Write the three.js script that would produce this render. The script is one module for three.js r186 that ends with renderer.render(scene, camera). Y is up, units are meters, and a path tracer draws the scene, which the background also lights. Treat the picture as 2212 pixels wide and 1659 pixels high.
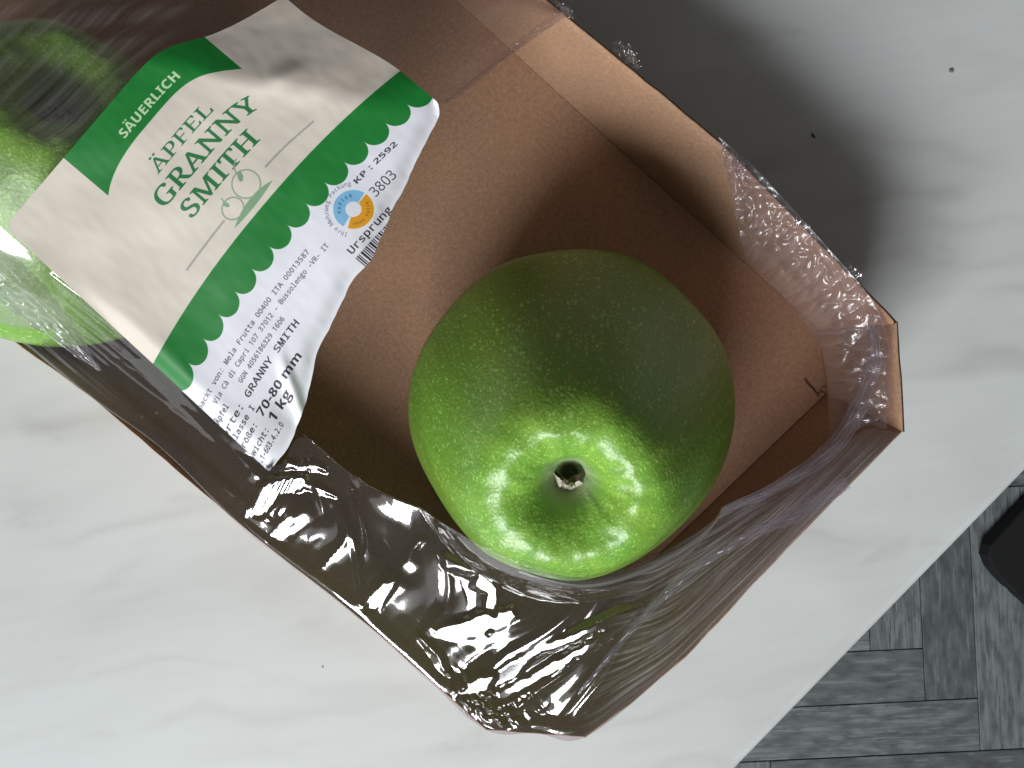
import * as THREE from 'three';
import { RoundedBoxGeometry } from 'three/addons/geometries/RoundedBoxGeometry.js';
import { RectAreaLightUniformsLib } from 'three/addons/lights/RectAreaLightUniformsLib.js';
import { mergeGeometries } from 'three/addons/utils/BufferGeometryUtils.js';
import { createNoise2D, createNoise3D } from 'simplex-noise';

// ---------------------------------------------------------------- camera, light, exposure
const scene = new THREE.Scene();
const EYE = 235, FOCAL = 1805, CX = 1106, CY = 829.5;            // mm above the table; lens in survey units
const camera = new THREE.PerspectiveCamera(2 * Math.atan(CY / FOCAL) * 180 / Math.PI, 4 / 3, 0.01, 20);
camera.position.set(0, EYE / 1000, 0);
camera.up.set(0, 0, -1);
camera.lookAt(0, 0, 0);

const renderer = new THREE.WebGLRenderer({ antialias: true });
renderer.toneMapping = THREE.LinearToneMapping;
renderer.toneMappingExposure = 0.92;
renderer.shadowMap.enabled = true;
scene.background = new THREE.Color(0.087, 0.084, 0.081);           // the dim room around the table

RectAreaLightUniformsLib.init();
function windowLight(x, y, z, w, h, power, color) {
  const l = new THREE.RectAreaLight(color, power, w, h);
  l.name = 'window_light';
  l.position.set(x, y, z);
  l.lookAt(0, 0.02, 0);
  scene.add(l);
}
windowLight(-0.42, 0.77, 1.05, 0.72, 0.46, 24, new THREE.Color(0.96, 0.985, 1.0));      // the panes
windowLight(-0.46, 0.8, 1.13, 1.15, 0.8, 0.75, new THREE.Color(0.93, 0.95, 1.0));       // the sheer curtain lit round them

// ---------------------------------------------------------------- helpers
function rng(seed) { let a = seed >>> 0; return () => { a = (a + 0x6d2b79f5) | 0; let t = Math.imul(a ^ (a >>> 15), 1 | a); t = (t + Math.imul(t ^ (t >>> 7), 61 | t)) ^ t; return ((t ^ (t >>> 14)) >>> 0) / 4294967296; }; }
const n2 = createNoise2D(rng(11)), n2b = createNoise2D(rng(12)), n3 = createNoise3D(rng(13));
const clamp = (x, a = 0, b = 1) => Math.min(b, Math.max(a, x));
const sstep = (a, b, x) => { const t = clamp((x - a) / (b - a)); return t * t * (3 - 2 * t); };
const lerp = (a, b, t) => a + (b - a) * t;
// survey point (measured off the photograph) at a height in mm -> world metres
const P = (px, py, h = 0) => new THREE.Vector3((px - CX) * (EYE - h) / FOCAL / 1000, h / 1000, (py - CY) * (EYE - h) / FOCAL / 1000);
const fbm = (f, x, y, o = 4) => { let s = 0, a = 0.5, k = 1; for (let i = 0; i < o; i++) { s += a * f(x * k, y * k); a *= 0.5; k *= 2.03; } return s; };
function tag(o, label, category, group, kind) { if (label) o.userData.label = label; if (category) o.userData.category = category; if (group) o.userData.group = group; if (kind) o.userData.kind = kind; return o; }
function mesh(name, geo, mat, parent) { const m = new THREE.Mesh(geo, mat); m.name = name; m.castShadow = m.receiveShadow = true; parent.add(m); return m; }
function group(name) { const g = new THREE.Group(); g.name = name; scene.add(g); return g; }
function dataTex(w, h, fn, srgb) {
  const d = new Uint8Array(w * h * 4);
  for (let y = 0; y < h; y++) for (let x = 0; x < w; x++) { const c = fn(x / w, y / h, x, y), i = (y * w + x) * 4; d[i] = clamp(c[0]) * 255; d[i + 1] = clamp(c[1]) * 255; d[i + 2] = clamp(c[2]) * 255; d[i + 3] = 255; }
  const t = new THREE.DataTexture(d, w, h); t.magFilter = THREE.LinearFilter; t.wrapS = t.wrapT = THREE.MirroredRepeatWrapping; if (srgb) t.colorSpace = THREE.SRGBColorSpace; t.needsUpdate = true; return t;
}
function polyGeo(pos, idx, uv) { const g = new THREE.BufferGeometry(); g.setAttribute('position', new THREE.Float32BufferAttribute(pos, 3)); if (uv) g.setAttribute('uv', new THREE.Float32BufferAttribute(uv, 2)); g.setIndex(idx); g.computeVertexNormals(); return g; }
const cr = (a, b, c, d, t) => 0.5 * (2 * b + (c - a) * t + (2 * a - 5 * b + 4 * c - d) * t * t + (3 * b - a - 3 * c + d) * t * t * t);
function spline(pts, t) { const n = pts.length - 1, f = clamp(t) * n, i = Math.min(n - 1, Math.floor(f)), g = f - i, q = (k) => pts[clamp(k, 0, n)]; return pts[0].map((_, k) => cr(q(i - 1)[k], q(i)[k], q(i + 1)[k], q(i + 2)[k], g)); }

// ---------------------------------------------------------------- floor of herringbone planks
const FLOOR = -745;
{
  const floor = tag(group('floor'), null, null, null, 'structure');
  const D = EYE - FLOOR, w = 61.6, n = 5, L = w * n, ang = -2.75 * Math.PI / 180;
  const ox = (1999.6 - CX) * D / FOCAL, oz = (1514 - CY) * D / FOCAL;
  const mats = [];
  for (let k = 0; k < 8; k++) {
    const r = rng(90 + k), sx = r() * 100, sy = r() * 100, tone = [0.92, 1.05, 0.82, 1.1, 0.96, 1.16, 0.88, 1.0][k], worn = [0.25, 0.75, 0.15, 0.55, 0.35, 0.65, 0.2, 0.45][k];
    const t = dataTex(512, 128, (u, v) => {
      const x = u * 308, y = v * 62;
      const grain = fbm(n2, x * 0.009 + sx, y * 0.26 + sy, 5), fine = n2b(x * 0.1 + sy, y * 1.3 + sx), blot = fbm(n2b, x * 0.022 + sx, y * 0.06, 4), speck = n2(x * 0.5, y * 0.9);
      const peel = sstep(0.02, 0.16, fbm(n2, x * 0.009 + sx * 3, y * 0.15 + 7, 4) * 0.8 + worn * 0.5 - 0.32 + blot * 0.5);
      const split = sstep(0.3, 0.42, fbm(n2b, x * 0.009 + 4 + sx, y * 0.22 + sy * 2, 4) - 0.32 + 0.42 * worn + 0.2 * blot);
      let b = (0.19 + grain * 0.035 + fine * 0.005 + blot * 0.1 + speck * 0.004) * tone;
      b = lerp(b, (0.31 + 0.08 * grain + 0.012 * fine) * (0.8 + 0.2 * tone), peel * 0.6) * (1 - 0.5 * split);
      return [Math.pow(b * 0.92, 1 / 2.2), Math.pow(b * 1.03, 1 / 2.2), Math.pow(b * 1.04, 1 / 2.2)];
    }, true);
    mats.push(new THREE.MeshStandardMaterial({ map: t, roughness: 0.55 }));
  }
  const geo = new RoundedBoxGeometry((L - 1.1) / 1000, 0.006, (w - 1.1) / 1000, 1, 0.0007);
  { const p = geo.attributes.position, uv = geo.attributes.uv; for (let i = 0; i < p.count; i++) uv.setXY(i, p.getX(i) * 1000 / L + 0.5, p.getZ(i) * 1000 / w + 0.5); }
  const r = rng(5), c = Math.cos(ang), s = Math.sin(ang), seen = [];
  for (let a = -14; a <= 14; a++) for (let b = -3; b <= 3; b++) for (const kind of [0, 1]) {
    const X = a * w + b * n * w, Y = a * w - b * n * w;
    const lx = kind ? X + w / 2 : X - L / 2, lz = kind ? Y - L / 2 : Y - w / 2;
    const x = ox + lx * c - lz * s, z = oz + lx * s * 1 + lz * c;
    if (x < 40 || x > 1050 || z < -260 || z > 800 || x + z < 480) continue;
    seen.push([x, z, kind]);
  }
  for (const [x, z, kind] of seen) {
    const m = mesh('plank', geo, mats[Math.floor(r() * 8)], floor);
    m.position.set(x / 1000, FLOOR / 1000 - 0.003 + (r() - 0.5) * 0.0003, z / 1000);
    m.rotation.y = -ang + (kind ? Math.PI / 2 : 0) + (r() < 0.5 ? Math.PI : 0);
  }
  const base = mesh('subfloor', new THREE.BoxGeometry(6, 0.02, 6), new THREE.MeshStandardMaterial({ color: new THREE.Color(0.02, 0.022, 0.023), roughness: 0.9 }), floor);
  base.position.set(0, FLOOR / 1000 - 0.016, 0);
}

// ---------------------------------------------------------------- table
const tableTex = dataTex(1536, 1536, (u, v) => {
  const x = (u - 0.5) * 620, y = (v - 0.5) * 620;                 // mm
  const c = 0.985, s = 0.17, a = x * c - y * s, b = x * s + y * c; // veins run gently upwards to the right
  const wob = fbm(n2, a * 0.007, b * 0.012, 4) * 16;
  const vein = (f, o, wd) => { const q = Math.abs(n2b(a * f * 0.2 + o, (b + wob) * f * 1.7 + o)); return Math.exp(-q * q / (wd * wd)) * sstep(-0.1, 0.7, n2(a * 0.012 + o, b * 0.02)); };
  const soft = fbm(n2, a * 0.006 + 3, b * 0.024 + 9, 5), fine = fbm(n2b, a * 0.02, b * 0.2, 4), blob = sstep(0.35, 0.75, fbm(n2b, a * 0.02 + 40, b * 0.045, 4));
  let k = 1 - 0.13 * vein(0.008, 2, 0.2) - 0.1 * vein(0.014, 17, 0.2) - 0.07 * vein(0.022, 31, 0.22) + soft * 0.075 + fine * 0.025 - 0.09 * blob;
  k = k * 0.69;
  const warm = clamp(0.69 - k);
  return [Math.pow(k * (0.96 + warm * 0.14), 1 / 2.2), Math.pow(k * 1.0, 1 / 2.2), Math.pow(k * (0.985 - warm * 0.1), 1 / 2.2)];
}, true);
{
  const table = tag(group('table'), 'white table with grey marble veined laminate top under the apple tray', 'table');
  const e0 = P(2212, 1030), e1 = P(1600, 1659), dir = e1.clone().sub(e0).normalize();   // along the visible edge
  const inw = new THREE.Vector3(-dir.z, 0, dir.x); if (inw.x > 0) inw.negate();
  const W = 1.3, Dp = 0.8, T = 0.028, mid = e0.clone().add(e1).multiplyScalar(0.5).addScaledVector(dir, -0.12);
  const g = new RoundedBoxGeometry(W, T, Dp, 4, 0.0035);
  const top = mesh('table_top', g, new THREE.MeshPhysicalMaterial({ map: tableTex, roughness: 0.42, specularIntensity: 0.7 }), table);
  const cpos = mid.clone().addScaledVector(inw, Dp / 2); cpos.y = -T / 2;
  table.position.set(cpos.x, FLOOR / 1000, cpos.z);
  table.rotation.y = Math.atan2(-dir.z, dir.x);
  top.position.y = -T / 2 - FLOOR / 1000;
  table.updateMatrixWorld(true);
  const p = g.attributes.position, uv = g.attributes.uv, v = new THREE.Vector3();
  for (let i = 0; i < p.count; i++) { v.fromBufferAttribute(p, i).applyMatrix4(top.matrixWorld); uv.setXY(i, v.x / 0.62 + 0.5, (v.z - v.y) / 0.62 + 0.5); }
  const legMat = new THREE.MeshStandardMaterial({ color: new THREE.Color(0.6, 0.61, 0.61), roughness: 0.5 });
  for (const [a, b] of [[-1, -1], [1, -1], [-1, 1], [1, 1]]) { const l = mesh('leg', new RoundedBoxGeometry(0.05, 0.715, 0.05, 2, 0.004), legMat, table); l.position.set(a * 0.58, 0.3576, b * 0.33); }
}

// ---------------------------------------------------------------- cardboard tray
const kraftTex = dataTex(1024, 1024, (u, v) => {
  const x = u * 160, y = v * 160;
  const f = fbm(n2, x * 0.5, y * 0.5, 5), g = fbm(n2b, x * 0.03, y * 0.03, 3), sp = n2(x * 2.6, y * 2.6), fib = n2b(x * 0.7, y * 2.8);
  const k = 1 + f * 0.2 + g * 0.12 + sp * 0.08 + fib * 0.08 + 0.22 * sstep(0.55, 0.8, n2b(x * 0.9, y * 0.9 + 30)) - 0.2 * sstep(0.62, 0.85, n2(x * 1.3 + 9, y * 1.3));
  return [Math.pow(0.41 * k, 1 / 2.2), Math.pow(0.242 * k * (1 - 0.02 * g), 1 / 2.2), Math.pow(0.147 * k * (1 - 0.06 * g), 1 / 2.2)];
}, true);
const kraftBump = dataTex(1024, 1024, (u, v) => { const x = u * 160, y = v * 160, k = 0.5 + 0.3 * n2(x * 1.8, y * 1.8) + 0.25 * n2b(x * 0.8, y * 3); return [k, k, k]; });
const kraft = new THREE.MeshStandardMaterial({ map: kraftTex, bumpMap: kraftBump, bumpScale: 0.00006, roughness: 0.86 });
const RIM = 37, TF = 1.5;
const rimPx = [[1930, 700], [1945, 930], [1772, 1103], [1618, 1264], [1478, 1414], [1360, 1516], [1262, 1588], [1052, 1573], [800, 1350], [520, 1130], [200, 855], [-120, 625], [-480, 330], [-470, 130], [420, -690], [560, -500], [1170, 0], [1560, 320]];
const flrPx = [[1768, 712], [1786, 848], [1641, 987], [1506, 1117], [1385, 1233], [1283, 1331], [1200, 1410], [1075, 1405], [864, 1241], [643, 1067], [390, 850], [137, 668], [-147, 435], [-139, 277], [564, -371], [690, -268], [1020, 33], [1405, 384]];
const rim = rimPx.map(([x, y]) => P(x, y, RIM)), flr = flrPx.map(([x, y]) => P(x, y, TF));
{
  const tray = tag(group('cardboard_tray'), 'brown cardboard fruit tray standing open on the white table', 'tray');
  const shape = new THREE.Shape(flr.map((p) => new THREE.Vector2(p.x * 1.0, -p.z)));
  const fg = new THREE.ExtrudeGeometry(shape, { depth: 0.0012, bevelEnabled: false });
  fg.rotateX(-Math.PI / 2); fg.translate(0, 0.0003, 0);
  { const p = fg.attributes.position, uv = fg.attributes.uv; for (let i = 0; i < p.count; i++) uv.setXY(i, p.getX(i) / 0.16, p.getZ(i) / 0.16); }
  mesh('floor_panel', fg, kraft, tray);
  const N = rim.length;
  const outN = (k) => { const a = rim[(k + N - 1) % N], b = rim[(k + 1) % N], d = b.clone().sub(a); return new THREE.Vector3(-d.z, 0, d.x).normalize(); };
  let flip = outN(0).x > 0 ? 1 : -1;
  const nr = rim.map((_, k) => outN(k).multiplyScalar(flip));
  function wall(name, ids, seed, T = 0.0012) {
    const pos = [], uv = [], idx = [], M = 14; let arc = 0;
    const cols = [];
    for (let j = 0; j < ids.length - 1; j++) {
      const a = ids[j], b = ids[j + 1], steps = Math.max(2, Math.round(rim[a].distanceTo(rim[b]) / 0.004));
      for (let s = 0; s <= steps; s++) { if (j && !s) continue; const t = s / steps;
        cols.push({ r: rim[a].clone().lerp(rim[b], t), f: flr[a].clone().lerp(flr[b], t), n: nr[a].clone().lerp(nr[b], t).normalize() }); }
    }
    const ring = (c, x) => { // cross-section: up the inside, over the rim, down the outside
      const out = [], fray = 0.00035 * n2(x * 260, seed) + 0.0002 * n2b(x * 900, seed);
      for (let k = 0; k <= M; k++) { const t = k / M, p = c.f.clone().lerp(c.r, t); p.y = lerp(0.0004, RIM / 1000, t) + (k === M ? fray : 0); p.addScaledVector(c.n, 0.0006 * Math.sin(t * Math.PI) * n2(x * 14, seed + 4)); out.push(p); }
      const topO = out[M].clone().addScaledVector(c.n, T); topO.y -= 0.0002; out.splice(M, 1, out[M].clone().addScaledVector(c.n, 0.0002), topO);
      for (let k = M - 1; k >= 0; k -= 3) out.push(out[k].clone().addScaledVector(c.n, T));
      return out;
    };
    let n = 0;
    cols.forEach((c, i) => { if (i) arc += c.r.distanceTo(cols[i - 1].r); const q = ring(c, arc); n = q.length; let h = 0; q.forEach((p, k) => { if (k) h += p.distanceTo(q[k - 1]); pos.push(p.x, p.y, p.z); uv.push(arc / 0.16 + seed * 0.37, h / 0.16); }); });
    for (let i = 0; i < cols.length - 1; i++) for (let k = 0; k < n - 1; k++) { const a = i * n + k, b = a + n; idx.push(a, a + 1, b, b, a + 1, b + 1); }
    mesh(name, polyGeo(pos, idx, uv), kraft, tray);
  }
  wall('side_wall', [15, 16, 17, 0], 1); wall('corner_panel', [0, 1], 2); wall('end_wall', [1, 2, 3, 4, 5, 6], 3, 0.0007); wall('corner_panel', [6, 7], 4, 0.0006);
  wall('side_wall', [7, 8, 9, 10, 11, 12], 5, 0.0005); wall('corner_panel', [12, 13], 6); wall('end_wall', [13, 14], 7); wall('corner_panel', [14, 15], 8);
}

{ // a torn slit in the tray floor near the end wall
  const tray = scene.getObjectByName('cardboard_tray');
  const tear = (pts, r) => new THREE.TubeGeometry(new THREE.CatmullRomCurve3(pts.map(([x, y, h]) => P(x, y, h))), 16, r / 1000, 5);
  mesh('torn_edge', mergeGeometries([tear([[1738, 818, 1.6], [1744, 828, 1.8], [1756, 840, 1.7], [1768, 856, 1.6]], 0.18), tear([[1766, 850, 2], [1776, 846, 3], [1784, 850, 3]], 0.2)]), new THREE.MeshStandardMaterial({ color: new THREE.Color(0.1, 0.05, 0.026), roughness: 0.95 }), tray);
}

// ---------------------------------------------------------------- apples
const profile = [[0, 21.4], [1.6, 21.5], [2.8, 22.2], [4.2, 24.4], [6, 27.4], [8.4, 30], [11, 31.5], [13.6, 31.9], [16.8, 30.6], [20, 27.2], [24, 20.6], [28.2, 12.6], [32.2, 4], [35.6, -4.4], [37.8, -11.5], [36.6, -17.5], [33, -25], [27.5, -30.3], [21, -33], [14, -32.4], [8.5, -28.5], [4, -22.5], [0, -20]];
const appleTexOf = (seed, w = 2048, h = 1024) => {
  const r = rng(seed), c = document.createElement('canvas'); c.width = w; c.height = h; const g = c.getContext('2d'), im = g.createImageData(w, h), d = im.data;
  for (let y = 0; y < h; y++) for (let x = 0; x < w; x++) {
    const th = x / w * Math.PI * 2, t = y / h, cx = Math.cos(th), sx = Math.sin(th), rad = 1 + t * 3;
    const a = n3(cx * 1.3 + seed, sx * 1.3, t * 3), b = n3(cx * 9 * 1, sx * 9 + seed, t * 5), st = n3(cx * 26, sx * 26, t * 7 + seed), fine = n3(cx * 60, sx * 60, t * 60);
    let R = 0.2, G = 0.42, B = 0.045;
    const k = 1 + 0.13 * a + 0.07 * b + 0.06 * st + 0.04 * fine; R *= k * (1 + 0.12 * a); G *= k; B *= k;
    const y2 = sstep(0.35, 0.95, t + a * 0.15); R = lerp(R, R * 0.92, y2); G = lerp(G, G * 0.84, y2);
    const bl = 0.6 * Math.exp(-((Math.sin((th - 5.3) / 2) * 2 / 0.8) ** 2) - (((t - 0.52) / 0.16) ** 2)) * (0.75 + 0.4 * b); R = lerp(R, 0.25, bl); G = lerp(G, 0.27, bl); B = lerp(B, 0.03, bl);
    const fuzz = sstep(0.2, 0.1, t + 0.035 * st + 0.02 * b) * 0.62 * sstep(0.0, 0.05, t);   // grey down and russet round the calyx
    R = lerp(R, 0.42, fuzz); G = lerp(G, 0.45, fuzz); B = lerp(B, 0.33, fuzz);
    const core = sstep(0.078, 0.035, t); R = lerp(R, 0.03, core); G = lerp(G, 0.033, core); B = lerp(B, 0.015, core);
    const i = (y * w + x) * 4; d[i] = 255 * Math.pow(clamp(R), 1 / 2.2); d[i + 1] = 255 * Math.pow(clamp(G), 1 / 2.2); d[i + 2] = 255 * Math.pow(clamp(B), 1 / 2.2); d[i + 3] = 255;
  }
  g.putImageData(im, 0, 0);
  for (let k = 0; k < 15000; k++) {                                   // lenticels: pale dots, small and crowded near the calyx
    const t = 0.2 + 0.75 * Math.pow(r(), 1.25), rr = spline(profile, t)[0], x = r() * w; if (r() > 0.25 + rr / 40) continue;
    const mm = (0.13 + 0.24 * r() * r()) * lerp(0.8, 1.25, t), ry = mm / 125 * h, rx = mm / (2 * Math.PI * rr) * w;
    g.fillStyle = `rgba(${172 + r() * 30 | 0},${212 + r() * 18 | 0},${98 + r() * 40 | 0},${0.34 + 0.44 * r()})`;
    for (const o of [0, w, -w]) { g.beginPath(); g.ellipse(x + o, t * h, rx, ry, 0, 0, 7); g.fill(); }
  }
  const tex = new THREE.CanvasTexture(c); tex.flipY = false; tex.colorSpace = THREE.SRGBColorSpace; tex.wrapS = THREE.RepeatWrapping; return tex;
};
function appleGeo(seed, k, notch) {
  const A = 200, B = 150, pos = [], uv = [], idx = [];
  for (let j = 0; j <= B; j++) for (let i = 0; i <= A; i++) {
    const t = j / B, th = i / A * Math.PI * 2, q = spline(profile, t), crown = Math.exp(-Math.pow((t - 0.3) / 0.17, 2));
    const lobe = Math.cos(5 * th + seed) * 0.013 * crown + Math.cos(2 * th + seed * 2) * 0.014 + Math.cos(3 * th + seed) * 0.01 + 0.02 * n3(Math.cos(th) * 1.1 + seed, Math.sin(th) * 1.1, t * 2);
    const dent = notch ? 0.055 * Math.exp(-Math.pow(Math.sin((th - notch[0]) / 2) * 2 / 0.3, 2)) * Math.exp(-Math.pow((t - notch[1]) / 0.14, 2)) : 0;
    const full = notch ? 0.055 * Math.max(0, Math.cos(th - 2.3)) * Math.exp(-Math.pow((t - 0.42) / 0.11, 2)) : 0;
    const r = q[0] * (1 + lobe - dent + full), y = q[1] + crown * 0.12 * Math.cos(5 * th + seed) * sstep(0.1, 0.3, t) + 0.4 * Math.cos(th + seed) * crown + crown * 0.36 * n3(Math.cos(th) * 2.6 + seed * 3, Math.sin(th) * 2.6, t * 9) + crown * 0.7 * n3(Math.cos(th) * 0.9 + seed, Math.sin(th) * 0.9, 5);
    const rib = sstep(0.02, 0.08, t) * sstep(0.2, 0.1, t) * 0.08 * Math.cos(10 * th + seed);
    pos.push(r * Math.cos(th) * k / 1000, (y + rib * 0.5) * k / 1000, r * Math.sin(th) * k / 1000); uv.push(i / A, t);
  }
  for (let j = 0; j < B; j++) for (let i = 0; i < A; i++) { const a = j * (A + 1) + i, b = a + A + 1; idx.push(a, a + 1, b, b, a + 1, b + 1); }
  return polyGeo(pos, idx, uv);
}
const sepalMat = new THREE.MeshStandardMaterial({ color: new THREE.Color(0.5, 0.45, 0.36), roughness: 0.95, side: THREE.DoubleSide });
const sepalDark = new THREE.MeshStandardMaterial({ color: new THREE.Color(0.1, 0.06, 0.045), roughness: 0.95, side: THREE.DoubleSide });
function calyxGeo(seed, count, len, wide, from, span) {
  const r = rng(seed), parts = [];
  for (let k = 0; k < count; k++) {
    const th = from + k / count * span + r() * 0.5, L = len * (0.6 + 0.7 * r()), W = wide * (0.7 + 0.6 * r()), g = new THREE.PlaneGeometry(1, 1, 5, 8), p = g.attributes.position, tw = (r() - 0.5) * 1.4, cu = 0.4 + r() * 1.1;
    for (let i = 0; i < p.count; i++) {
      const s = p.getY(i) + 0.5, x = p.getX(i) * W * (1 - Math.pow(s, 1.6)) * (0.6 + 0.8 * Math.sin(s * 2)), out = 3.1 - L * 0.55 * Math.sin(s * cu * 1.7), up = 22.4 + L * 0.85 * s + 0.6 * Math.sin(s * 7 + k) + 0.35 * x * tw;
      const X = x * Math.cos(tw * s), c = Math.cos(th), q = Math.sin(th);
      p.setXYZ(i, (out * c - X * q) / 1000, up / 1000, (out * q + X * c) / 1000);
    }
    g.computeVertexNormals(); parts.push(g);
  }
  return mergeGeometries(parts);
}
const profAt = Array.from({ length: 512 }, (_, i) => spline(profile, i / 511));
const skinBump = dataTex(2048, 1024, (u, v) => { const th = u * Math.PI * 2, c = Math.cos(th), q = Math.sin(th), p = profAt[Math.min(511, v * 512 | 0)], k = 0.5 + 0.25 * n3(c * p[0] * 1.1, q * p[0] * 1.1, p[1] * 1.1) + 0.2 * n3(c * p[0] * 0.5, q * p[0] * 0.5, p[1] * 0.5); return [k, k, k]; });
const apples = [];
function apple(label, c, axis, spin, k, seed, notch) {
  const g = tag(group('apple'), label, 'apple', 'green apples in the tray');
  g.position.set(c[0] / 1000, c[1] / 1000, c[2] / 1000);
  const q = new THREE.Quaternion().setFromUnitVectors(new THREE.Vector3(0, 1, 0), new THREE.Vector3(...axis).normalize());
  g.quaternion.copy(q.multiply(new THREE.Quaternion().setFromAxisAngle(new THREE.Vector3(0, 1, 0), spin)));
  mesh('skin', appleGeo(seed, k, notch), new THREE.MeshPhysicalMaterial({ map: appleTexOf(seed), bumpMap: skinBump, bumpScale: 0.0001, roughness: 0.36, specularIntensity: 0.9, clearcoat: 0.35, clearcoatRoughness: 0.42 }), g);
  const a = mesh('calyx', calyxGeo(seed + 1, 6, 5.6, 3, spin + 0.35, 2.6), sepalMat, g); a.scale.setScalar(k);
  const b = mesh('dried_sepal', calyxGeo(seed + 7, 5, 5, 1.3, spin - 0.3, 4), sepalDark, g); b.scale.setScalar(k);
  apples.push({ c, r: (c[0] > 0 ? 36.6 : 38.3) * k });
}
apple('shiny green apple lying uncovered in the open half of the tray, calyx facing up', [13.7, 37.2, 11.0], [-0.07, 0.94, 0.325], 0.6, 1.068, 3, [6.08, 0.5]);
apple('green apple at the left edge, half hidden under the plastic film and the label', [-109, 37, -50], [0.47, 0.8, -0.37], 0.2, 1.0, 8);

// ---------------------------------------------------------------- label and film
function sheet(ctrl, nu, nv, disp, uvFn) {
  const rows = ctrl.map((r) => r.map((c) => { const p = P(c[0], c[1], c[2]); return [p.x * 1000, p.y * 1000, p.z * 1000]; }));
  const R = rows.length - 1, C = rows[0].length - 1, U = C * nu, V = R * nv, pos = [], uv = [], idx = [];
  for (let j = 0; j <= V; j++) for (let i = 0; i <= U; i++) {
    const u = i / U, v = j / V, col = rows.map((r) => spline(r, u)), p = spline(col, v);
    if (disp) disp(p, u, v);
    for (const a of apples) { const dx = p[0] - a.c[0], dz = p[2] - a.c[2], q = a.r * a.r - dx * dx - dz * dz; if (q > 0) { const y = a.c[1] + Math.sqrt(q) + 0.7; if (p[1] > a.c[1] - 5 && y > p[1]) p[1] = y + 0.08 * (p[1] - y); } }
    pos.push(p[0] / 1000, p[1] / 1000, p[2] / 1000); uv.push(u, v);
  }
  for (let j = 0; j < V; j++) for (let i = 0; i < U; i++) { const a = j * (U + 1) + i, b = a + U + 1; idx.push(a, b, a + 1, b, b + 1, a + 1); }
  return polyGeo(pos, idx, uv);
}
const filmMat = new THREE.MeshPhysicalMaterial({ color: new THREE.Color(0.945, 0.91, 0.935), transmission: 0.984, thickness: 0, roughness: 0.085, ior: 2.0, side: THREE.DoubleSide });
const hazeMat = new THREE.MeshPhysicalMaterial({ color: new THREE.Color(0.86, 0.83, 0.9), transmission: 0.955, thickness: 0, roughness: 0.32, ior: 2.0, side: THREE.DoubleSide });
const streakTex = dataTex(512, 1024, (u, v) => { const k = 0.965 + 0.022 * n2(u * 3, v * 60) + 0.022 * n2b(u * 2, v * 22) + 0.012 * n2(u * 5 + 9, v * 160); return [k, k, k]; });
const bandTex = dataTex(2048, 512, (u, v) => { const e = sstep(0.73, 0.8, u) * sstep(1, 0.95, u), l = sstep(0.3, 0.2, u), ww = v * 1 + 0.22 * (u - 0.86) + 0.012 * n2(u * 12, v * 3), st = Math.pow(clamp(0.5 + 0.5 * n2(u * 7, ww * 42)), 3) * 0.16 + Math.pow(clamp(0.5 + 0.5 * n2b(u * 9, ww * 120)), 5) * 0.3, k = 0.984 - e * (0.004 + st * 1.1) - l * st * 0.25; return [k, k, k]; });
const bandMat = new THREE.MeshPhysicalMaterial({ color: new THREE.Color(0.945, 0.91, 0.935), transmission: 1, transmissionMap: bandTex, thickness: 0, roughness: 0.085, ior: 2.0, side: THREE.DoubleSide });
const streakMat = new THREE.MeshPhysicalMaterial({ color: new THREE.Color(0.86, 0.84, 0.84), transmission: 1, transmissionMap: streakTex, thickness: 0, roughness: 0.16, ior: 2.0, side: THREE.DoubleSide });
const wrap = tag(group('film_wrap'), 'torn open clear plastic wrap stretched over the cardboard tray, carrying the paper label', 'plastic film');
// folds: V-shaped creases with smooth facets between them
const crease = (x, y) => { const wx = x + 3 * n2b(x * 0.05, y * 0.05), wy = y + 3 * n2b(x * 0.05 + 9, y * 0.05); return Math.abs(n2(wx, wy)); };
const dirNoise = (x, z, ang, fl, fw, o) => { const c = Math.cos(ang), s = Math.sin(ang), a = x * c + z * s, b = -x * s + z * c; return n2(a * fl + o, b * fw + o * 1.7); };

const tri = (t) => Math.abs(t - Math.floor(t) - 0.5);
const tentList = [[755, 1055, 770, 1320, 0.45, 14], [905, 1170, 800, 1330, 0.6, 30], [960, 1224, 1046, 1262, 0.5, 16], [1046, 1262, 1068, 1312, 0.5, 16], [1068, 1312, 1052, 1372, 0.5, 18], [903, 1384, 965, 1470, 0.7, 20], [965, 1470, 975, 1535, 0.6, 18], [560, 1125, 612, 1045, 0.7, 14], [590, 1115, 640, 1040, 0.6, 12], [540, 1110, 585, 1040, 0.5, 12], [650, 1000, 700, 1015, 0.7, 18], [640, 1045, 720, 1070, 0.6, 16], [1010, 1470, 1000, 1560, 0.7, 16], [1035, 1480, 985, 1530, 0.6, 14]].map(([a, b, c, d, A, w]) => { const p = P(a, b, 44), q = P(c, d, 44); return [p.x * 1000, p.z * 1000, q.x * 1000, q.z * 1000, A, w / 9.4]; });
function tents(x, z) { // single fold lines: sharp ridges that fade off to both sides and towards their ends
  let h = 0; const wx = x + 0.5 * n2(x * 0.12, z * 0.12), wz = z + 0.5 * n2b(x * 0.12, z * 0.12);
  for (const [a, b, c, d, A, w] of tentList) { const ux = c - a, uz = d - b, L2 = ux * ux + uz * uz, t = ((wx - a) * ux + (wz - b) * uz) / L2, tc = clamp(t), e = Math.hypot(wx - a - ux * tc, wz - b - uz * tc); if (e < w * 3) h += A * Math.max(0, 1 - e / (w * (0.35 + 0.65 * Math.sin(Math.PI * clamp(tc, 0.12, 0.88))))); }
  return h;
}
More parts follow.
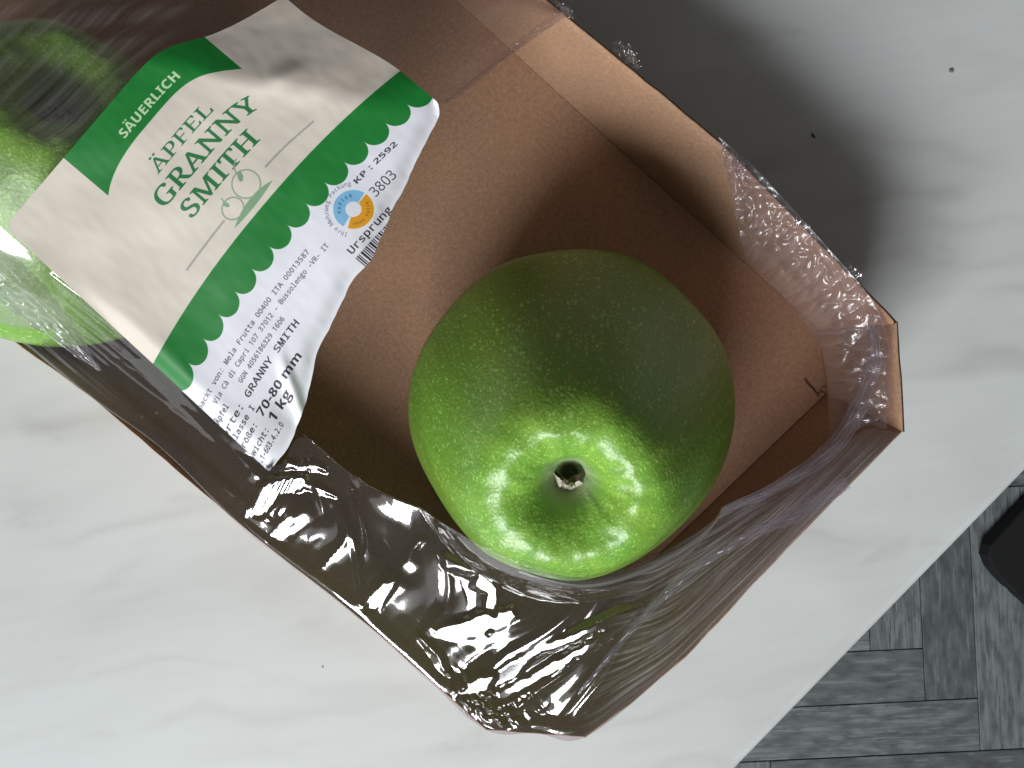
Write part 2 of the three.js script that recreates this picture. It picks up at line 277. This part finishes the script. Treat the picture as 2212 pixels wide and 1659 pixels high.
{ // the band over the left wall, the near corner and the near end
  const cols = [
    [[-480, 340], [-400, 280, 62], [-250, 250, 78]], [[-300, 492], [-220, 420, 64], [-110, 390, 80]], [[-120, 625], [-60, 560, 62], [15, 495, 72]], [[60, 748], [110, 690, 50], [200, 665, 61]], [[200, 858], [260, 800, 46], [330, 785, 55]], [[350, 968], [400, 915, 45], [450, 892, 50]],
    [[520, 1133], [570, 1070, 45.5], [590, 1005, 46.5]], [[640, 1225], [690, 1120, 46], [655, 945, 48]], [[800, 1352], [840, 1215, 46], [790, 1050, 48]], [[930, 1468], [990, 1310, 46.5], [968, 1124, 50]],
    [[1052, 1571], [1100, 1400, 47.4], [1124, 1196, 51.5]], [[1160, 1578], [1220, 1420, 49], [1250, 1228, 54.6]], [[1262, 1586], [1330, 1380, 50.4], [1350, 1204, 54.7]], [[1420, 1466], [1430, 1345, 45], [1456, 1148, 48]],
    [[1600, 1284], [1580, 1220, 44], [1568, 1092, 46]], [[1765, 1111], [1730, 1080, 43], [1690, 1035, 44]], [[1943, 935], [1880, 925, 42], [1800, 965, 42]]];
  const outw = (p, d) => { const v = [p[0] - CX, p[1] - CY], l = Math.hypot(...v); return [p[0] + v[0] / l * d, p[1] + v[1] / l * d]; };
  const ctrl = [
    cols.map(([r]) => [...outw([CX + (r[0] - CX) * 0.92, CY + (r[1] - CY) * 0.92], 4), 20]), cols.map(([r]) => [...outw([CX + (r[0] - CX) * 0.985, CY + (r[1] - CY) * 0.985], 4), 34]),
    cols.map(([r]) => [...outw(r, 1), 38]), cols.map(([r, m]) => [lerp(r[0], m[0], 0.5), lerp(r[1], m[1], 0.5), lerp(38.2, m[2] - 4.5, 0.5)]), cols.map(([, m]) => [m[0], m[1], m[2] - 4.5]), cols.map(([, m, o]) => [lerp(m[0], o[0], 0.5), lerp(m[1], o[1], 0.5), lerp(m[2] - 4.5, o[2] - 4, 0.55)]), cols.map(([, , o]) => [o[0], o[1], o[2] - 4])];
  const cum = [0]; cols.forEach(([r], k) => { if (k) cum.push(cum[k - 1] + Math.hypot(r[0] - cols[k - 1][0][0], r[1] - cols[k - 1][0][1]) / 9.2); });
  const knotU = cum[10] - 1;
  // broad taut facets that throw the window back: each is tilted half-way between the eye's and the window's direction
  const needG = (x, y, z) => { const v = new THREE.Vector3(-x, EYE - y, -z).normalize(), l = new THREE.Vector3(-430 - x, 770 - y, 1050 - z).normalize(), n = v.add(l).normalize(); return [-n.x / n.y, -n.z / n.y]; };
  const Z = (x, y) => [(600 + x / 1.3825) * 0.6777, (1450 + y / 1.3825) * 0.6777], base = sheet(ctrl, 6, 6).attributes.position;
  const blades = [[[2000, 675], [1880, 686], [1560, 850], [1340, 1010], [1350, 1062], [1440, 1012], [1520, 905], [1640, 850], [1830, 755]], [[2000, 675], [1830, 775], [1590, 945], [1372, 1090], [1362, 1142], [1500, 1062], [1720, 890], [1880, 782]],
    [[1430, 690], [1330, 700], [1070, 815], [1100, 876], [1240, 835], [1440, 722]], [[1120, 455], [1290, 520], [1362, 600], [1345, 705], [1312, 690], [1322, 625], [1255, 588], [1275, 532], [1130, 500]],
    [[360, 105], [490, 88], [510, 150], [430, 172], [380, 190], [290, 285], [215, 282], [300, 140]], [[800, 640], [840, 590], [905, 578], [860, 642], [800, 720], [768, 722]], [[1165, 1120], [1290, 1015], [1345, 1000], [1310, 1075], [1240, 1110]], [[420, 40], [520, 60], [500, 80], [400, 60]]].map((poly, b) => {
    const q = poly.map(([x, y]) => { const p = P(...Z(x, y), 46); return [p.x * 1000, p.z * 1000]; }), c = [0, 1].map((k) => q.reduce((t, p) => t + p[k], 0) / q.length);
    let y = 46, best = 1e9; for (let i = 0; i < base.count; i++) { const d = Math.hypot(base.getX(i) * 1000 - c[0], base.getZ(i) * 1000 - c[1]); if (d < best && base.getY(i) > 0.034) { best = d; y = base.getY(i) * 1000; } }
    const G = needG(c[0], y, c[1]), gx = needG(c[0] + 8, y, c[1]), gz = needG(c[0], y, c[1] + 8), sd = b * 1.7;
    return { q, c, y: y + 0.1, G, J: [(gx[0] - G[0]) / 8, ((gx[1] - G[1]) / 8 + (gz[0] - G[0]) / 8) / 2, (gz[1] - G[1]) / 8], sd };
  });
  const inside = (q, x, z) => { let s = false, d = 1e9; for (let i = 0, j = q.length - 1; i < q.length; j = i++) { const [ax, az] = q[i], [bx, bz] = q[j]; if ((az > z) !== (bz > z) && x < (bx - ax) * (z - az) / (bz - az) + ax) s = !s; const ux = bx - ax, uz = bz - az, t = clamp(((x - ax) * ux + (z - az) * uz) / (ux * ux + uz * uz)); d = Math.min(d, Math.hypot(x - ax - ux * t, z - az - uz * t)); } return s ? d : -d; };
  const fold1 = (U, V) => { // irregular pleats: straight facets that run from the rim to the torn edge and taper off
    const w = U + 4.5 * n2(U * 0.05, V * 0.6) + 1.6 * n2b(U * 0.16, V * 0.8 + 3); let h = 0;
    for (const [la, a, o] of [[15, 0.2, 1], [9.3, 0.17, 5], [4.6, 0.11, 9]]) h += a * la * tri(w / la + o * 0.37) * sstep(-0.35, 0.55, n2(U * 0.045 + o, V * 1.1 + o));
    return h;
  };
  const g = sheet(ctrl, 52, 44, (p, u, v) => {
    const x = p[0], z = p[2], h0 = p[1], on = sstep(0.32, 0.42, v), f = u * (cols.length - 1), k = Math.min(cols.length - 2, Math.floor(f)), U = lerp(cum[k], cum[k + 1], f - k), V = clamp((v - 0.333) / 0.667);
    const end = sstep(0.74, 0.84, u), left = sstep(0.44, 0.36, u), corner = sstep(0.52, 0.62, u) * (1 - end);
    const skew = lerp(6, 30, sstep(0.5, 0.7, u)), amp = lerp(lerp(0.55, 1.0, corner), 0.12, Math.max(end, left));
    const pleat = fold1(U - skew * V, V), wave = crease(x * 0.03 + 3, z * 0.03) * 0.8, knot = corner * Math.exp(-(((V - 0.1) / 0.12) ** 2)) * Math.exp(-(((U - knotU) / 9) ** 2)) * (crease(x * 0.14, z * 0.14) * 2 + crease(x * 0.3, z * 0.3) * 0.6);
    const strE = dirNoise(x, z, -0.78, 0.008, 0.25, 9) * 0.3 + dirNoise(x, z, -0.76, 0.012, 0.7, 2) * 0.05, strL = dirNoise(x, z, 0.7, 0.006, 0.16, 5) * 0.4 + sstep(0.27, 0.18, u) * dirNoise(x, z, 0.75, 0.012, 0.3, 8) * 0.8;
    p[1] += on * (amp * (pleat - 1.6) * sstep(0, 0.15, V) + (1 - Math.max(end, left)) * (wave - 0.3 + knot + tents(x, z)) + end * strE + left * strL);
    for (const b of blades) { const dx = x - b.c[0], dz = z - b.c[1]; if (Math.hypot(dx, dz) > 30) continue; const d = inside(b.q, x + 0.3 * n2(x * 0.25, z * 0.25 + b.sd), z + 0.3 * n2b(x * 0.25, z * 0.25 + b.sd)), w = sstep(-1.3, 0.3, d); if (w > 0) p[1] = lerp(p[1], h0 + clamp(b.y - h0 + b.G[0] * dx + b.G[1] * dz + 0.5 * (b.J[0] * dx * dx + 2 * b.J[1] * dx * dz + b.J[2] * dz * dz) + 0.1 * n2(x * 0.15 + b.sd, z * 0.15) + (b.sd > 6 && b.sd < 8 ? 0.12 * n2((x * 0.85 + z * 0.5) * 0.9, 2) : 0), -0.8, 0.8), w); }
    p[1] = Math.max(p[1], v > 0.34 ? 36.6 - sstep(0.34, 0.7, v) * 6 : p[1]);
  });
  mesh('film_sheet', g, bandMat, wrap);
}
{ // the film over the far apples, up to the torn edge
  const g = sheet([
    [[-600, 250, 41], [-450, 50, 60], [-250, -150, 66], [0, -300, 66], [200, -400, 62], [400, -450, 55], [500, -450, 50], [560, -450, 48], [640, -440, 40], [700, -410, 39], [760, -345, 38]],
    [[-300, 470, 41], [-150, 330, 78], [0, 150, 77], [150, 20, 74], [280, -80, 68], [450, -150, 60], [600, -130, 52], [700, -100, 49], [800, -80, 46], [920, -110, 39], [1000, -142, 38]],
    [[-480, 250, 60], [-160, 360, 80], [165, 366, 69], [320, 232, 69], [455, 165, 66], [640, 80, 54], [780, 140, 49], [860, 175, 48], [960, 222, 47], [1100, 122, 40], [1222, 36, 38]]], 44, 90,
  (p, u, v) => { const x = p[0], z = p[2]; p[1] += dirNoise(x, z, -0.3, 0.006, 0.14, 3) * 0.6 + dirNoise(x, z, -0.36, 0.01, 0.5, 6) * 0.07 + crease(x * 0.03, z * 0.03) * 0.5; });
  mesh('film_sheet', g, streakMat, wrap);
}
{ // crumpled film on the right wall and its corner
  const g = sheet([
    [[1553, 296, 38.8], [1630, 362, 39], [1722, 462, 38.6], [1815, 566, 39], [1884, 650, 38.6], [1918, 735, 38], [1922, 830, 37.5], [1915, 925, 37.5]],
    [[1562, 345, 38], [1605, 430, 37], [1685, 515, 35], [1778, 610, 35], [1845, 690, 35], [1870, 760, 35], [1875, 840, 35], [1870, 920, 36]],
    [[1578, 400, 41], [1600, 500, 30], [1660, 560, 28], [1740, 645, 28], [1795, 720, 28], [1815, 790, 29], [1825, 870, 31], [1830, 940, 35]],
    [[1590, 450, 31], [1605, 540, 24], [1650, 595, 20], [1715, 668, 20], [1768, 740, 18], [1785, 800, 18], [1788, 860, 21], [1795, 968, 34]]], 70, 60,
  (p, u, v) => { const x = p[0], z = p[2]; const k = (crease(x * 0.07, z * 0.07) * 2.4 + crease(x * 0.17 + 4, z * 0.17) * 1.1 + crease(x * 0.45, z * 0.45 + 3) * 0.16 - 1) * sstep(0, 0.12, v); p[0] -= k * 0.35; p[2] += k * 0.35; p[1] += k * 0.75; });
  mesh('film_crumple', g, hazeMat, wrap);
}
for (const [x, y, r, sd] of [[1345, 118, 26, 1], [1362, 140, 18, 2], [1572, 348, 26, 3], [1590, 372, 20, 6], [1722, 486, 20, 4], [1840, 592, 22, 5], [1000, 1540, 18, 7], [1215, 28, 22, 8]]) { // stray bits of film on the rim
  const g = sheet([-1, -0.4, 0.3, 1].map((b) => [-1, -0.3, 0.4, 1].map((a) => [x + r * (a * (1 - 0.3 * Math.abs(b)) + 0.3 * b), y + r * (b * 0.7 * (1 - 0.3 * Math.abs(a)) + 0.3 * a), 38.5 + 1.5 * (1 - a * a)])), 14, 14, (p) => { const k = crease(p[0] * 0.3 + sd, p[2] * 0.3) * 2.2 + crease(p[0] * 0.7, p[2] * 0.7 + sd); p[1] += k; p[0] += 0.3 * k; p[2] -= 0.3 * k; });
  mesh('film_scrap', g, filmMat, wrap);
}
function fold(path, widths, seed, rough) { // a gathered strip of film along a torn edge
  const rows = [-1, -0.35, 0.3, 1].map((s, j) => path.map((p, i) => { const a = path[Math.max(0, i - 1)], b = path[Math.min(path.length - 1, i + 1)], dx = b[0] - a[0], dy = b[1] - a[1], l = Math.hypot(dx, dy); return [p[0] - dy / l * s * widths[i], p[1] + dx / l * s * widths[i], p[2] - 3.5 + [0, 1.6, 0.6, -0.6][j]]; }));
  const g = sheet(rows, 40, 16, (p, u, v) => { const k = Math.min(1, Math.max(...widths) / 8) ** 2; p[1] += k * (0.8 * n2(u * 9 + seed, v * 5) + 0.35 * n2b(u * 16, v * 14 + seed)); });
  mesh('film_fold', g, rough ? hazeMat : filmMat, wrap);
}
fold([[655, 938, 49], [790, 1045, 49.5], [966, 1124, 53], [1122, 1198, 56], [1250, 1230, 57], [1355, 1204, 56], [1462, 1147, 52], [1568, 1092, 48]], [1, 2, 3, 5, 6, 5, 4, 2], 3, false);
fold([[-160, 470, 82], [0, 590, 74], [110, 690, 60], [215, 800, 50]], [20, 46, 36, 2], 31, true);
fold([[1120, 1214, 55], [1250, 1247, 56], [1358, 1221, 55], [1468, 1160, 51.5], [1570, 1102, 48], [1690, 1045, 45.5], [1790, 975, 44], [1850, 890, 43.5], [1885, 790, 44], [1885, 700, 44.5]], [1, 3, 4, 5, 8, 13, 18, 20, 17, 10], 4, true);
fold([[1250, 1500, 48], [1330, 1400, 49], [1430, 1290, 48.5], [1520, 1215, 48], [1620, 1155, 47.5], [1720, 1110, 46], [1830, 1040, 44]], [2, 6, 9, 10, 11, 15, 16], 13, true);
for (const [a, b, w, k] of [[[1290, 1530], [1560, 1290], 3, 1], [[1300, 1555], [1700, 1180], 2.5, 2], [[1380, 1440], [1640, 1190], 3.5, 3], [[1450, 1430], [1760, 1125], 2, 4], [[1560, 1230], [1800, 1020], 3, 5], [[1500, 1400], [1660, 1240], 1.8, 6], [[1700, 1120], [1905, 965], 4, 7], [[1420, 1360], [1560, 1230], 2, 8]])
  fold([0, 0.25, 0.5, 0.75, 1].map((t) => [lerp(a[0], b[0], t) - 20 + 2 * Math.sin(t * 3 + k), lerp(a[1], b[1], t) - 22, 43.5]), [0.2, w * 0.4, w * 0.5, w * 0.4, 0.2], 40 + k, false);
fold([[962, 222, 47.5], [1040, 160, 46], [1110, 105, 44.5], [1170, 60, 43], [1228, 25, 42]], [2, 4, 7, 9, 12], 23, false);

// the paper label: print drawn in label units (s across, t down)
const S0 = -70, S1 = 830, T0 = -20, T1 = 830, K = 1.15;
const labelTex = (() => {
  const c = document.createElement('canvas'); c.width = (S1 - S0) * K; c.height = (T1 - T0) * K; const g = c.getContext('2d'); g.scale(K, K); g.translate(-S0, -T0);
  g.fillStyle = '#dbd1c4'; g.fillRect(S0, T0, S1 - S0, 480); g.fillStyle = '#e6e6ee'; g.fillRect(S0, 430, S1 - S0, 500);
  const green = '#0d7a2c', ink = '#25743f', black = '#2b2830';
  g.fillStyle = green; g.beginPath(); g.moveTo(196, -20); g.lineTo(196, 124); g.quadraticCurveTo(245, 92, 345, 91); g.lineTo(443, 91); g.quadraticCurveTo(543, 92, 592, 124); g.lineTo(592, -20); g.fill();
  const text = (s, x, y, font, col, w, align = 'left') => { g.font = font; g.fillStyle = col; g.textAlign = align; g.textBaseline = 'alphabetic'; if (w) { const m = g.measureText(s).width; g.save(); g.translate(x, y); g.scale(w / m, 1); g.fillText(s, 0, 0); g.restore(); } else g.fillText(s, x, y); };
  text('SÄUERLICH', 312, 74, 'bold 29px sans-serif', '#c6dcb2', 184); 
  text('ÄPFEL', 300, 178, '41px serif', ink, 186); text('GRANNY', 250, 236, '56px serif', ink, 306); text('SMITH', 272, 296, '54px serif', ink, 230);
  for (const [f, tx, x, y, w] of [['56px serif', 'GRANNY', 251.6, 236.6, 306], ['54px serif', 'SMITH', 273.6, 296.6, 230], ['56px serif', 'GRANNY', 249, 235.6, 306], ['54px serif', 'SMITH', 271, 295.6, 230], ['41px serif', 'ÄPFEL', 301, 178.5, 186]]) text(tx, x, y, f, ink, w);
  g.strokeStyle = '#a9a79e'; g.lineWidth = 5; g.beginPath(); g.moveTo(182, 352); g.lineTo(318, 352); g.moveTo(462, 345); g.lineTo(606, 345); g.stroke();
  // two drawn apples on a leaf-green ground
  g.strokeStyle = '#8fa08a'; g.lineWidth = 3.2; g.beginPath(); g.ellipse(349, 350, 25, 23, 0, 0, 7); g.stroke(); g.beginPath(); g.ellipse(408, 338, 31, 31, 0, 0, 7); g.stroke();
  g.fillStyle = '#7fa37e'; g.beginPath(); g.moveTo(318, 380); g.quadraticCurveTo(390, 352, 452, 376); g.quadraticCurveTo(390, 388, 318, 380); g.fill();
  g.beginPath(); g.ellipse(412, 318, 6, 11, 0.7, 0, 7); g.fill(); g.beginPath(); g.ellipse(346, 334, 5, 8, -0.3, 0, 7); g.fill(); g.beginPath(); g.moveTo(412, 318); g.quadraticCurveTo(410, 292, 436, 286); g.stroke(); g.beginPath(); g.moveTo(346, 330); g.lineTo(350, 316); g.stroke();
  // scalloped green band
  g.fillStyle = green; g.beginPath(); g.moveTo(S0, 396); g.lineTo(S1, 396); g.lineTo(S1, 462); for (let s = 825; s > S0 - 80; s -= 61) g.arc(s - 30.5, 461, 30.5, 0, Math.PI); g.lineTo(S0, 396); g.fill();
  // small print
  text('Abgepackt von: Mela Frutta 00400 ITA 00013587', -70, 538, 'bold 16px monospace', '#5b5862', 455);
  text('Via Cà di Capri 107 37012 - Bussolengo -VR- IT', 2, 562, 'bold 16px monospace', '#66626c', 420);
  text('GGN 4056186329 1606', 72, 586, 'bold 16px monospace', '#54505a', 168); text('Äpfel', -28, 588, 'bold 17px monospace', black, 46);
  text('Sorte: GRANNY SMITH', -58, 616, 'bold 20px monospace', black, 312); text('Klasse I', -40, 638, 'bold 18px monospace', black, 92);
  text('Größe:', -44, 662, 'bold 18px monospace', black, 72); text('70-80 mm', 44, 664, 'bold 26px sans-serif', black, 160);
  text('Gewicht:', -52, 690, 'bold 18px monospace', black, 88); text('1 kg', 52, 692, 'bold 29px sans-serif', black, 74);
  text('3.1-603.4.2.0', -40, 712, 'bold 18px monospace', black, 104);
  text('KP : 2592', 560, 516, 'bold 17px sans-serif', '#4c4954', 126); text('3803', 566, 566, '33px sans-serif', '#3c3944', 68);
  text('Ursprung', 438, 612, 'bold 22px monospace', black, 132);
  g.fillStyle = black; for (let k = 0, x = 438; k < 22; k++) { const w = [2, 3.4, 2, 5, 2.4][k % 5]; g.fillRect(x, 622, w, 60); x += w + [2.6, 2, 4, 2.2][k % 4]; }
  // round two-coloured mark with small writing round it
  const mx = 516, my = 548; g.lineWidth = 26; g.strokeStyle = '#7fb9de'; g.beginPath(); g.arc(mx, my, 30, Math.PI * 0.93, Math.PI * 1.95); g.stroke(); g.strokeStyle = '#dd9a16'; g.beginPath(); g.arc(mx, my, 30, Math.PI * 1.98, Math.PI * 0.86 + Math.PI * 2); g.stroke();
  const arcText = (s, r, a0, a1, font, col) => { g.font = font; g.fillStyle = col; g.textAlign = 'center'; [...s].forEach((ch, i) => { const a = lerp(a0, a1, i / (s.length - 1)); g.save(); g.translate(mx + Math.cos(a) * r, my + Math.sin(a) * r); g.rotate(a + Math.PI / 2 * (a1 > a0 ? 1 : -1)); g.fillText(ch, 0, 0); g.restore(); }); };
  arcText('Ihre Mehrweg Packung', 53, Math.PI * 0.86, Math.PI * 1.72, '13px sans-serif', '#5a6080'); arcText('PAPIER', 26, Math.PI * 1.2, Math.PI * 1.7, 'bold 11px sans-serif', '#3f6f96'); arcText('ohne Folie', 35, Math.PI * 0.75, Math.PI * 0.12, 'bold 10px sans-serif', '#96640c');
  const t = new THREE.CanvasTexture(c); t.flipY = false; t.colorSpace = THREE.SRGBColorSpace; return t;
})();
{
  const lin = (pts, x) => { for (let i = 1; i < pts.length; i++) if (x <= pts[i][0] || i === pts.length - 1) { const [a, b] = pts[i - 1], [c, d] = pts[i]; return lerp(b, d, clamp((x - a) / (c - a))); } };
  const smooth = (pts, x) => { let s = 0; for (let k = -3; k <= 3; k++) s += lin(pts, x + k * 9); return s / 7; };
  const bow = (s) => 36 * Math.pow(Math.abs(s - 400) / 400, 2.2), drop = (s) => smooth([[-60, 0], [440, 2], [505, 9], [545, 30], [590, 66], [660, 100], [755, 134], [830, 152]], s);
  const botPx = [[-60, 772], [64, 772], [130, 752], [230, 700], [298, 676], [420, 648], [470, 652], [533, 628], [620, 606], [720, 580], [790, 560], [820, 545]];
  const foldS = [[-20, 470], [94, 538], [190, 599], [277, 655], [356, 690], [412, 715], [450, 740], [520, 800], [900, 900]];
  const NU = 150, NV = 130, pos = [], uv = [], idx = [];
  const place = (s, t) => { // canvas units -> survey px and height
    const d = bow(s) * clamp(t / 396) + drop(s) * clamp(1 - t / 396), px = 10 + s * 0.646 + (t + d) * 0.763, py = 490 - s * 0.763 + (t + d) * 0.646;
    let h = lerp(lerp(72.5, 75, sstep(0, 350, s)), lerp(47, 52, sstep(0, 500, s)), clamp(t / 740)) + 2.2 * Math.sin(clamp(t / 740) * Math.PI);
    const over = s - smooth(foldS, t); h -= 0.33 * (over > 25 ? over : over > -25 ? (over + 25) ** 2 / 100 : 0) / 10.3 * lerp(1, 0.3, sstep(380, 470, t));
    h += 0.9 * Math.exp(-(((s - 640) / 40) ** 2) - ((t - 200) / 30) ** 2) - 0.8 * Math.exp(-(((s - 620) / 55) ** 2) - ((t - 300) / 38) ** 2);
    h += 0.3 * n2(s * 0.0035, t * 0.005) + 0.05 * n2b(s * 0.012 + 3, t * 0.009) + 0.025 * n2(s * 0.03, t * 0.015 + 5);
    h += 1.3 * Math.exp(-(((s - 150 + (t - 660) * 0.6) / 16) ** 2)) * sstep(600, 680, t) - 1.1 * Math.exp(-(((s - 95) / 40) ** 2) - ((t - 690) / 24) ** 2);
    return [px, py, h];
  };
  for (let j = 0; j <= NV; j++) for (let i = 0; i <= NU; i++) {
    const u = i / NU, v = j / NV;
    let s = lerp(0, 808, u), bot = smooth(botPx, s) - bow(s) + 3.5 * n2(s * 0.009, 3) + 1 * n2b(s * 0.03, 8), t = lerp(0, bot, v);
    s = lerp(-36 * clamp(t / 763), lerp(770, 810, sstep(60, 420, t)), u);
    // rounded corners
    const rc = v > 0.5 && u < 0.5 ? 7 : 20, ex = Math.min(u * 808, (1 - u) * 808), ey = Math.min(v * bot, (1 - v) * bot); 
    let q = place(s, t);
    const nearB = (1 - v) * bot, nearL = u * 808;
    q[2] -= 1.7 * Math.exp(-((nearB / 26) ** 2)) + 2.2 * Math.exp(-((nearL / 20) ** 2)) * sstep(150, 400, t);
    if (ex < rc && ey < rc) { const kx = rc - ex, ky = rc - ey, l = Math.hypot(kx, ky); if (l > rc) { const m = (l - rc) / l, sgx = u < 0.5 ? 1 : -1, sgy = v < 0.5 ? 1 : -1; q = place(s += sgx * kx * m, t += sgy * ky * m); } }
    const p = P(q[0], q[1], q[2]); pos.push(p.x, p.y, p.z); uv.push((s - S0) / (S1 - S0), (t - T0) / (T1 - T0));
  }
  for (let j = 0; j < NV; j++) for (let i = 0; i < NU; i++) { const a = j * (NU + 1) + i, b = a + NU + 1; idx.push(a, b, a + 1, b, b + 1, a + 1); }
  const m = mesh('paper_label', polyGeo(pos, idx, uv), new THREE.MeshPhysicalMaterial({ map: labelTex, roughness: 0.55, side: THREE.DoubleSide }), wrap);
  m.userData.label = 'cream and white paper label with green scalloped band and printed text';
}

// ---------------------------------------------------------------- small things
{
  const g = group('furniture_foot'); tag(g, 'black plastic furniture foot with rounded end on the grey floor at right edge', 'furniture foot');
  const D = 60, body = [[2340, 958], [2221, 1085], [2134, 1178], [2130, 1197], [2139, 1220], [2158, 1244], [2176, 1262], [2187, 1270], [2250, 1208], [2420, 1040]], low = [[2178, 1240], [2188, 1276], [2219, 1304], [2290, 1350], [2420, 1330], [2420, 1060]];
  const bl = new THREE.MeshStandardMaterial({ color: new THREE.Color(0.011, 0.0115, 0.012), roughness: 0.85 });
  const mk = (pts, h, top) => { const sh = new THREE.Shape(pts.map(([x, y]) => { const p = P(x + 10, y + 4, FLOOR + top); return new THREE.Vector2(p.x, -p.z); })); const e = new THREE.ExtrudeGeometry(sh, { depth: h / 1000 - 0.008, bevelEnabled: true, bevelSize: 0.003, bevelThickness: 0.004, bevelSegments: 3 }); e.rotateX(-Math.PI / 2); e.translate(0, (FLOOR + top - h) / 1000 + 0.004, 0); return e; };
  mesh('cover', mk(body, 22, 30), bl, g); mesh('base_plate', mk(low, 16, 16), bl, g);
}
{
  const mat = new THREE.MeshStandardMaterial({ color: new THREE.Color(0.075, 0.07, 0.065), roughness: 0.95 }), pale = new THREE.MeshStandardMaterial({ color: new THREE.Color(0.2, 0.2, 0.195), roughness: 1 });
  [[2055, 153, 0.6, 'grey fluffy crumb on the table in the upper right corner'], [1757, 293, 0.5, 'dark crumb on the table in the shadow right of the tray'], [697, 1440, 0.22, 'tiny dark speck on the table below the tray at left']].forEach(([x, y, r, label], k) => {
    const g = new THREE.IcosahedronGeometry(r / 1000, 2), p = g.attributes.position;
    for (let i = 0; i < p.count; i++) { const a = p.getX(i), b = p.getY(i), c = p.getZ(i), q = 1 + 0.5 * n3(a * 1800 + k * 5, b * 1800, c * 1800); p.setXYZ(i, a * q * (k === 1 ? 0.6 : 1.1), b * q * 0.5, c * q * (k === 1 ? 1.5 : 0.9)); }
    g.computeVertexNormals(); const m = mesh('crumb', g, k ? mat : pale, scene); m.position.copy(P(x, y, r * 0.35)); m.rotation.y = 0.6 * k; tag(m, label, 'crumb');
  });
}
renderer.render(scene, camera);
